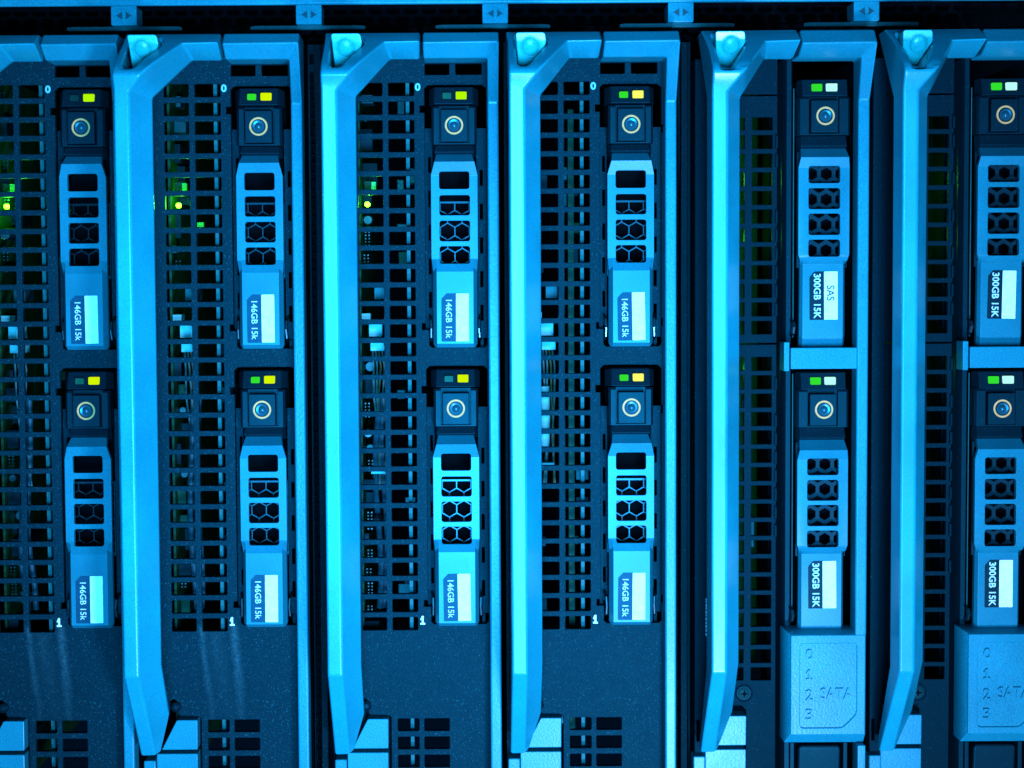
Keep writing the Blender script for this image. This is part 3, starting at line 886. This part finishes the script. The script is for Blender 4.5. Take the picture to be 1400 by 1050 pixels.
def drive(kind, loc, label, group):
    A = kind == 'A'
    t = thing('hard_drive', label, 'hard drive', loc, group)
    U = (0, 0, 300)
    bw = 30.5 if A else 35.5
    # black carrier front: light block, pillars beside the button, ledge above the grip
    obj('carrier_body', box_me(-bw, bw, -298, 52, -260, -60), 'void', t, U)
    lz0, lz1 = (29, 52.5) if A else (27, 50)
    obj('light_block', faces_me(
        [(-26, lz1, -2), (25, lz1, -2), (26, lz0, 7), (-27, lz0, 7), (-34, lz1 - 2, -16), (33, lz1 - 2, -16), (33, lz0 - 1, -16), (-34, lz0 - 1, -16), (-26, lz1 + 1.5, -16), (25, lz1 + 1.5, -16)] if A else
        [(-30, lz1, 0), (31, lz1, 0), (31, lz0, 6), (-30, lz0, 6), (-35, lz1, -16), (35, lz1, -16), (35, lz0 - 1, -16), (-35, lz0 - 1, -16), (-30, lz1 + 1.5, -16), (31, lz1 + 1.5, -16)],
        [(0, 1, 2, 3), (0, 3, 7, 4), (1, 5, 6, 2), (3, 2, 6, 7), (0, 8, 9, 1), (0, 4, 8), (1, 9, 5)]), 'black', t, U, bevel=1.2)
    bz0, bz1 = -25, 27
    pil = shaped_me([(-bw, bz0), (bw, bz0), (bw, bz1), (20.5, bz1), (20.5, bz0 + 2), (-20.5, bz0 + 2), (-20.5, bz1), (-bw, bz1)], [], [bz1 - 3], [-bw + 3, bw - 3],
                    lambda x, z: 3 - (4 if abs(x) > bw - 2.9 else 0) - (3 if z > bz1 - 1 else 0), 20)
    obj('button_frame', pil, 'black', t, U, bevel=0.8)
    obj('button_well', box_me(-21, 21, bz0 + 1, bz1, -20, -5), 'black', t, U)
    bx = (-18.2, 18.2) if A else (-19.3, 17.5)
    bt = obj('eject_button', plate_me(rrect(bx[0], bx[1], -22, 21.3, 1.5), [], -6, 12, 0.9), 'black', t, U)
    obj('button_ring', ringshape(9.9, 12.4, 12.05, 12.4), 'ring', bt)
    obj('button_lens', lathe_me(0, 0, [(8.2, 12.05), (8.0, 13.0), (5.2, 12.5), (4.4, 14.0), (3.0, 15.2), (1.2, 15.8), (0.3, 15.9)], 24), 'lens', bt)
    lw = bw - 5
    z5 = -41.5 if A else -46
    obj('carrier_ledge', faces_me([(-lw, -26, -4), (lw, -26, -4), (lw + 1, z5 + 6, 2), (-lw - 1, z5 + 6, 2), (lw, z5, -14), (-lw, z5, -14), (-lw - 4, -26, -16), (lw + 4, -26, -16), (lw + 4, z5, -16), (-lw - 4, z5, -16)],
                                  [(0, 1, 2, 3), (3, 2, 4, 5), (0, 3, 5, 9, 6), (1, 7, 8, 4, 2)]), 'black', t, U, bevel=1)
    # lights
    if A: rects = ((-15.4, -3.6, 36, 44.4), (2.6, 17.2, 35.4, 45.6))
    else: rects = ((-17.4, -3.4, 33.8, 43.6), (2.0, 17.0, 33.6, 44.0))
    for r_ in rects:
        obj('indicator_light', plate_me(rrect(*r_, 1.2), [], -6, 6.4, 0.4), 'led_green', t, U)
    # grip with four windows, lettered label below
    if A:
        out = [(-24.5, -37.5), (23.8, -37.5), (27, -49), (31.3, -66.5), (31.3, -180), (26.8 + 3, -197), (30, -295), (27.5, -300.5), (-27.5, -300.5), (-30, -295), (-26.8 - 3, -197), (-31.8, -180), (-31.8, -66.5), (-27, -49)]
        wins = [rrect(-20.8, 20.2, -85.5, -61.8, 3), rrect(-20.6, 20.8, -121, -93.5, 3), rrect(-20.6, 20.8, -156, -128, 3), rrect(-20.6, 20.6, -186.5, -162.6, 3)]
        def hf(x, z):
            if z > -49: h = -6 + (-37.5 - z) / 11.5 * 20
            elif z > -67: h = 14 - (-49 - z) / 18 * 7.2
            elif z > -180: h = 6.8
            elif z > -197: h = 6.8 + (-180 - z) / 17 * 5.2
            elif z > -295: h = 12
            else: h = 12 - (-295 - z) / 5.5 * 10
            if abs(x) > 25 and z < -196: h -= (abs(x) - 25) * 2.6
            return h
        zb, xb = [-49, -67, -180, -197, -295], [-25, 25]
        lab = [(-11.8, -226.5), (18.8, -226.5), (18.8, -292), (-18.8, -292), (-18.8, -233.8)]
        lh, div, th = 12, 1.1, '146GB 15k'
        tpar = (52, 8.4, -8.6, -261.5)
    else:
        out = [(-30, -42.5), (31, -42.5), (32, -55.5), (34, -69), (34, -186), (31, -199.5), (31.5, -296), (31.5, -312.3), (-31, -312.3), (-31, -296), (-30.5, -199.5), (-35.3, -186), (-35.3, -69), (-33, -55.5)]
        wins = [rrect(-21.6, 21.1, -90, -67, 3), rrect(-21.6, 21.2, -125, -96.6, 3), rrect(-21.4, 21.4, -160, -131, 3), rrect(-21.4, 21.4, -189.5, -166.2, 3)]
        def hf(x, z):
            if z > -55.5: h = -6 + (-42.5 - z) / 13 * 20
            elif z > -69: h = 14 - (-55.5 - z) / 13.5 * 6
            elif z > -186: h = 8
            elif z > -199.5: h = 8 - ((-186 - z) / 13.5) ** 1.8 * 9
            elif z > -296: h = -1
            else: h = -1 - (-296 - z) / 16 * 3
            if abs(x) > 27.5 and z < -198: h -= (abs(x) - 27.5) * 2.2
            return h
        zb, xb = [-55.5, -69, -186, -190.5, -195, -199.5, -296], [-27.5, 27.5]
        lab = [(-11.5, -209.4), (20.5, -209.4), (20.5, -275.4), (-18.2, -275.4), (-18.2, -217)]
        lh, div, th = -1, 1.7, '300GB 15K'
        tpar = (61, 9.6, -7.6, -243)
    g = obj('grip', shaped_me(out, wins, zb, xb, hf, 9), 'carrier', t, U, bevel=0.9, seg=2, angle=12)
    # honeycomb behind the windows
    zr = (-204, -101 if A else -47)
    if A: hz = hexes(-29, 29, zr[0] + 1, -103.5, 20, 10.7, -10, -142)
    else: hz = hexes(-33, 33, zr[0] + 1, zr[1] - 1, 20, 8.6, -4, -128.7)
    obj('honeycomb', plate_me([(-30 if A else -34, zr[0]), (30 if A else 34, zr[0]), (30 if A else 34, zr[1]), (-30 if A else -34, zr[1])], hz, *((-28, -25) if A else (-16, -11)), 0), 'mesh' if A else 'mesh_dark', t, U)
    # label: printed left strip, white right strip, white text
    lb = obj('label', plate_me(rpoly(lab, 1.2), [], lh - 1, lh + 0.35, 0), 'label_blue' if A else 'label_dark', t, U)
    obj('white_strip', plate_me(rpoly([(div, lab[0][1] - 0.3), (lab[1][0] - 0.3, lab[0][1] - 0.3), (lab[1][0] - 0.3, lab[2][1] + 0.3), (div, lab[2][1] + 0.3)], 0.9), [], lh, lh + 0.7, 0), 'white', lb)
    obj('label_text', text_me(th, tpar[0], tpar[1], tpar[2], tpar[3], lh + 0.36, lh + 0.6, down=True, bold=0.008 if A else 0.02), 'ink_white', lb)
    # spring tips beside the lower end
    for s in (-1, 1):
        if not A and s > 0: continue
        x = (-33.2 if s < 0 else 32.8) if A else -39
        z0, z1 = (-291, -258) if A else (-297, -274)
        obj('spring_tip', tube_me([(x + s * 1.5, z1, -22), (x, z1 - 6, -8), (x - s * 0.4, (z0 + z1) / 2, -5), (x, z0 + 5, -8), (x + s * 1.5, z0, -22)], 2.0 if A else 2.8, 8), 'chrome', t, U)
    return t

GA, GB = 'small grey hard drives in the left four blades', 'hard drives above and below the cross bars'
pa = pb = None
txtA = [['upper hard drive, dark first light, in the leftmost blade', 'lower hard drive, dark first light, in the leftmost blade'],
        ['upper hard drive, green and yellow lights, in the second blade from left', 'lower hard drive, green and yellow lights, in the second blade from left'],
        ['upper hard drive, unlit teal first light, in the third blade from left', 'lower hard drive, unlit teal first light, in the third blade from left'],
        ['upper hard drive, green and pale yellow lights, in the fourth blade from left', 'lower hard drive, green and pale yellow lights, in the fourth blade from left']]
ledA = [[('led_black', 'led_lime'), ('led_off', 'led_yellow')], [('led_green', 'led_yellow'), ('led_green', 'led_yellow')],
        [('led_off', 'led_lime'), ('led_off', 'led_yellow')], [('led_green', 'led_pale'), ('led_green', 'led_pale')]]
txtB = [['upper hard drive with a SAS sticker, above the cross bar', 'lower hard drive just above the fully visible SATA cover'],
        ['upper hard drive cut off at the right edge of the picture', 'lower hard drive above the SATA cover at the right edge']]
wob = random.Random(3)
for bi in range(6):
    for rw in range(2):
        A = bi < 4
        zc = (350.6 - 383.3 * rw) if A else (360.0 - 397.4 * rw)
        loc = (OX[bi] + (0 if A else 0), 0, zc - 300)
        lab = txtA[bi][rw] if A else txtB[bi - 4][rw]
        src = pa if A else pb
        if src is None:
            d = drive('A' if A else 'B', loc, lab, GA if A else GB)
            if A: pa = d
            else: pb = d
        else:
            d = copy_tree(src, loc, lab)
        l1, l2 = ledA[bi][rw] if A else ('led_green', 'led_white')
        li = kids(d, 'indicator_light')
        li.sort(key=lambda o: sum(v.co.x for v in o.data.vertices) / len(o.data.vertices))
        relink(li[0], l1); relink(li[1], l2)
        lb = kids(d, 'label')[0]
        if bi == 4 and rw == 0: first_B = lb
        lc = Vector((0, 0, (-259 if A else -242) * S))
        ang = math.radians(wob.uniform(-0.9, 0.9))
        lb.matrix_local = Matrix.Translation(Vector((0, 0, 300 * S)) + lc) @ Matrix.Rotation(ang, 4, 'Y') @ Matrix.Translation(-lc)
# the one sticker with extra wording
obj('label_text', text_me('SAS', 21, 10.5, 10.6, -239, -0.28, 0.05, down=True, bold=0.012), 'ink_dark', first_B)
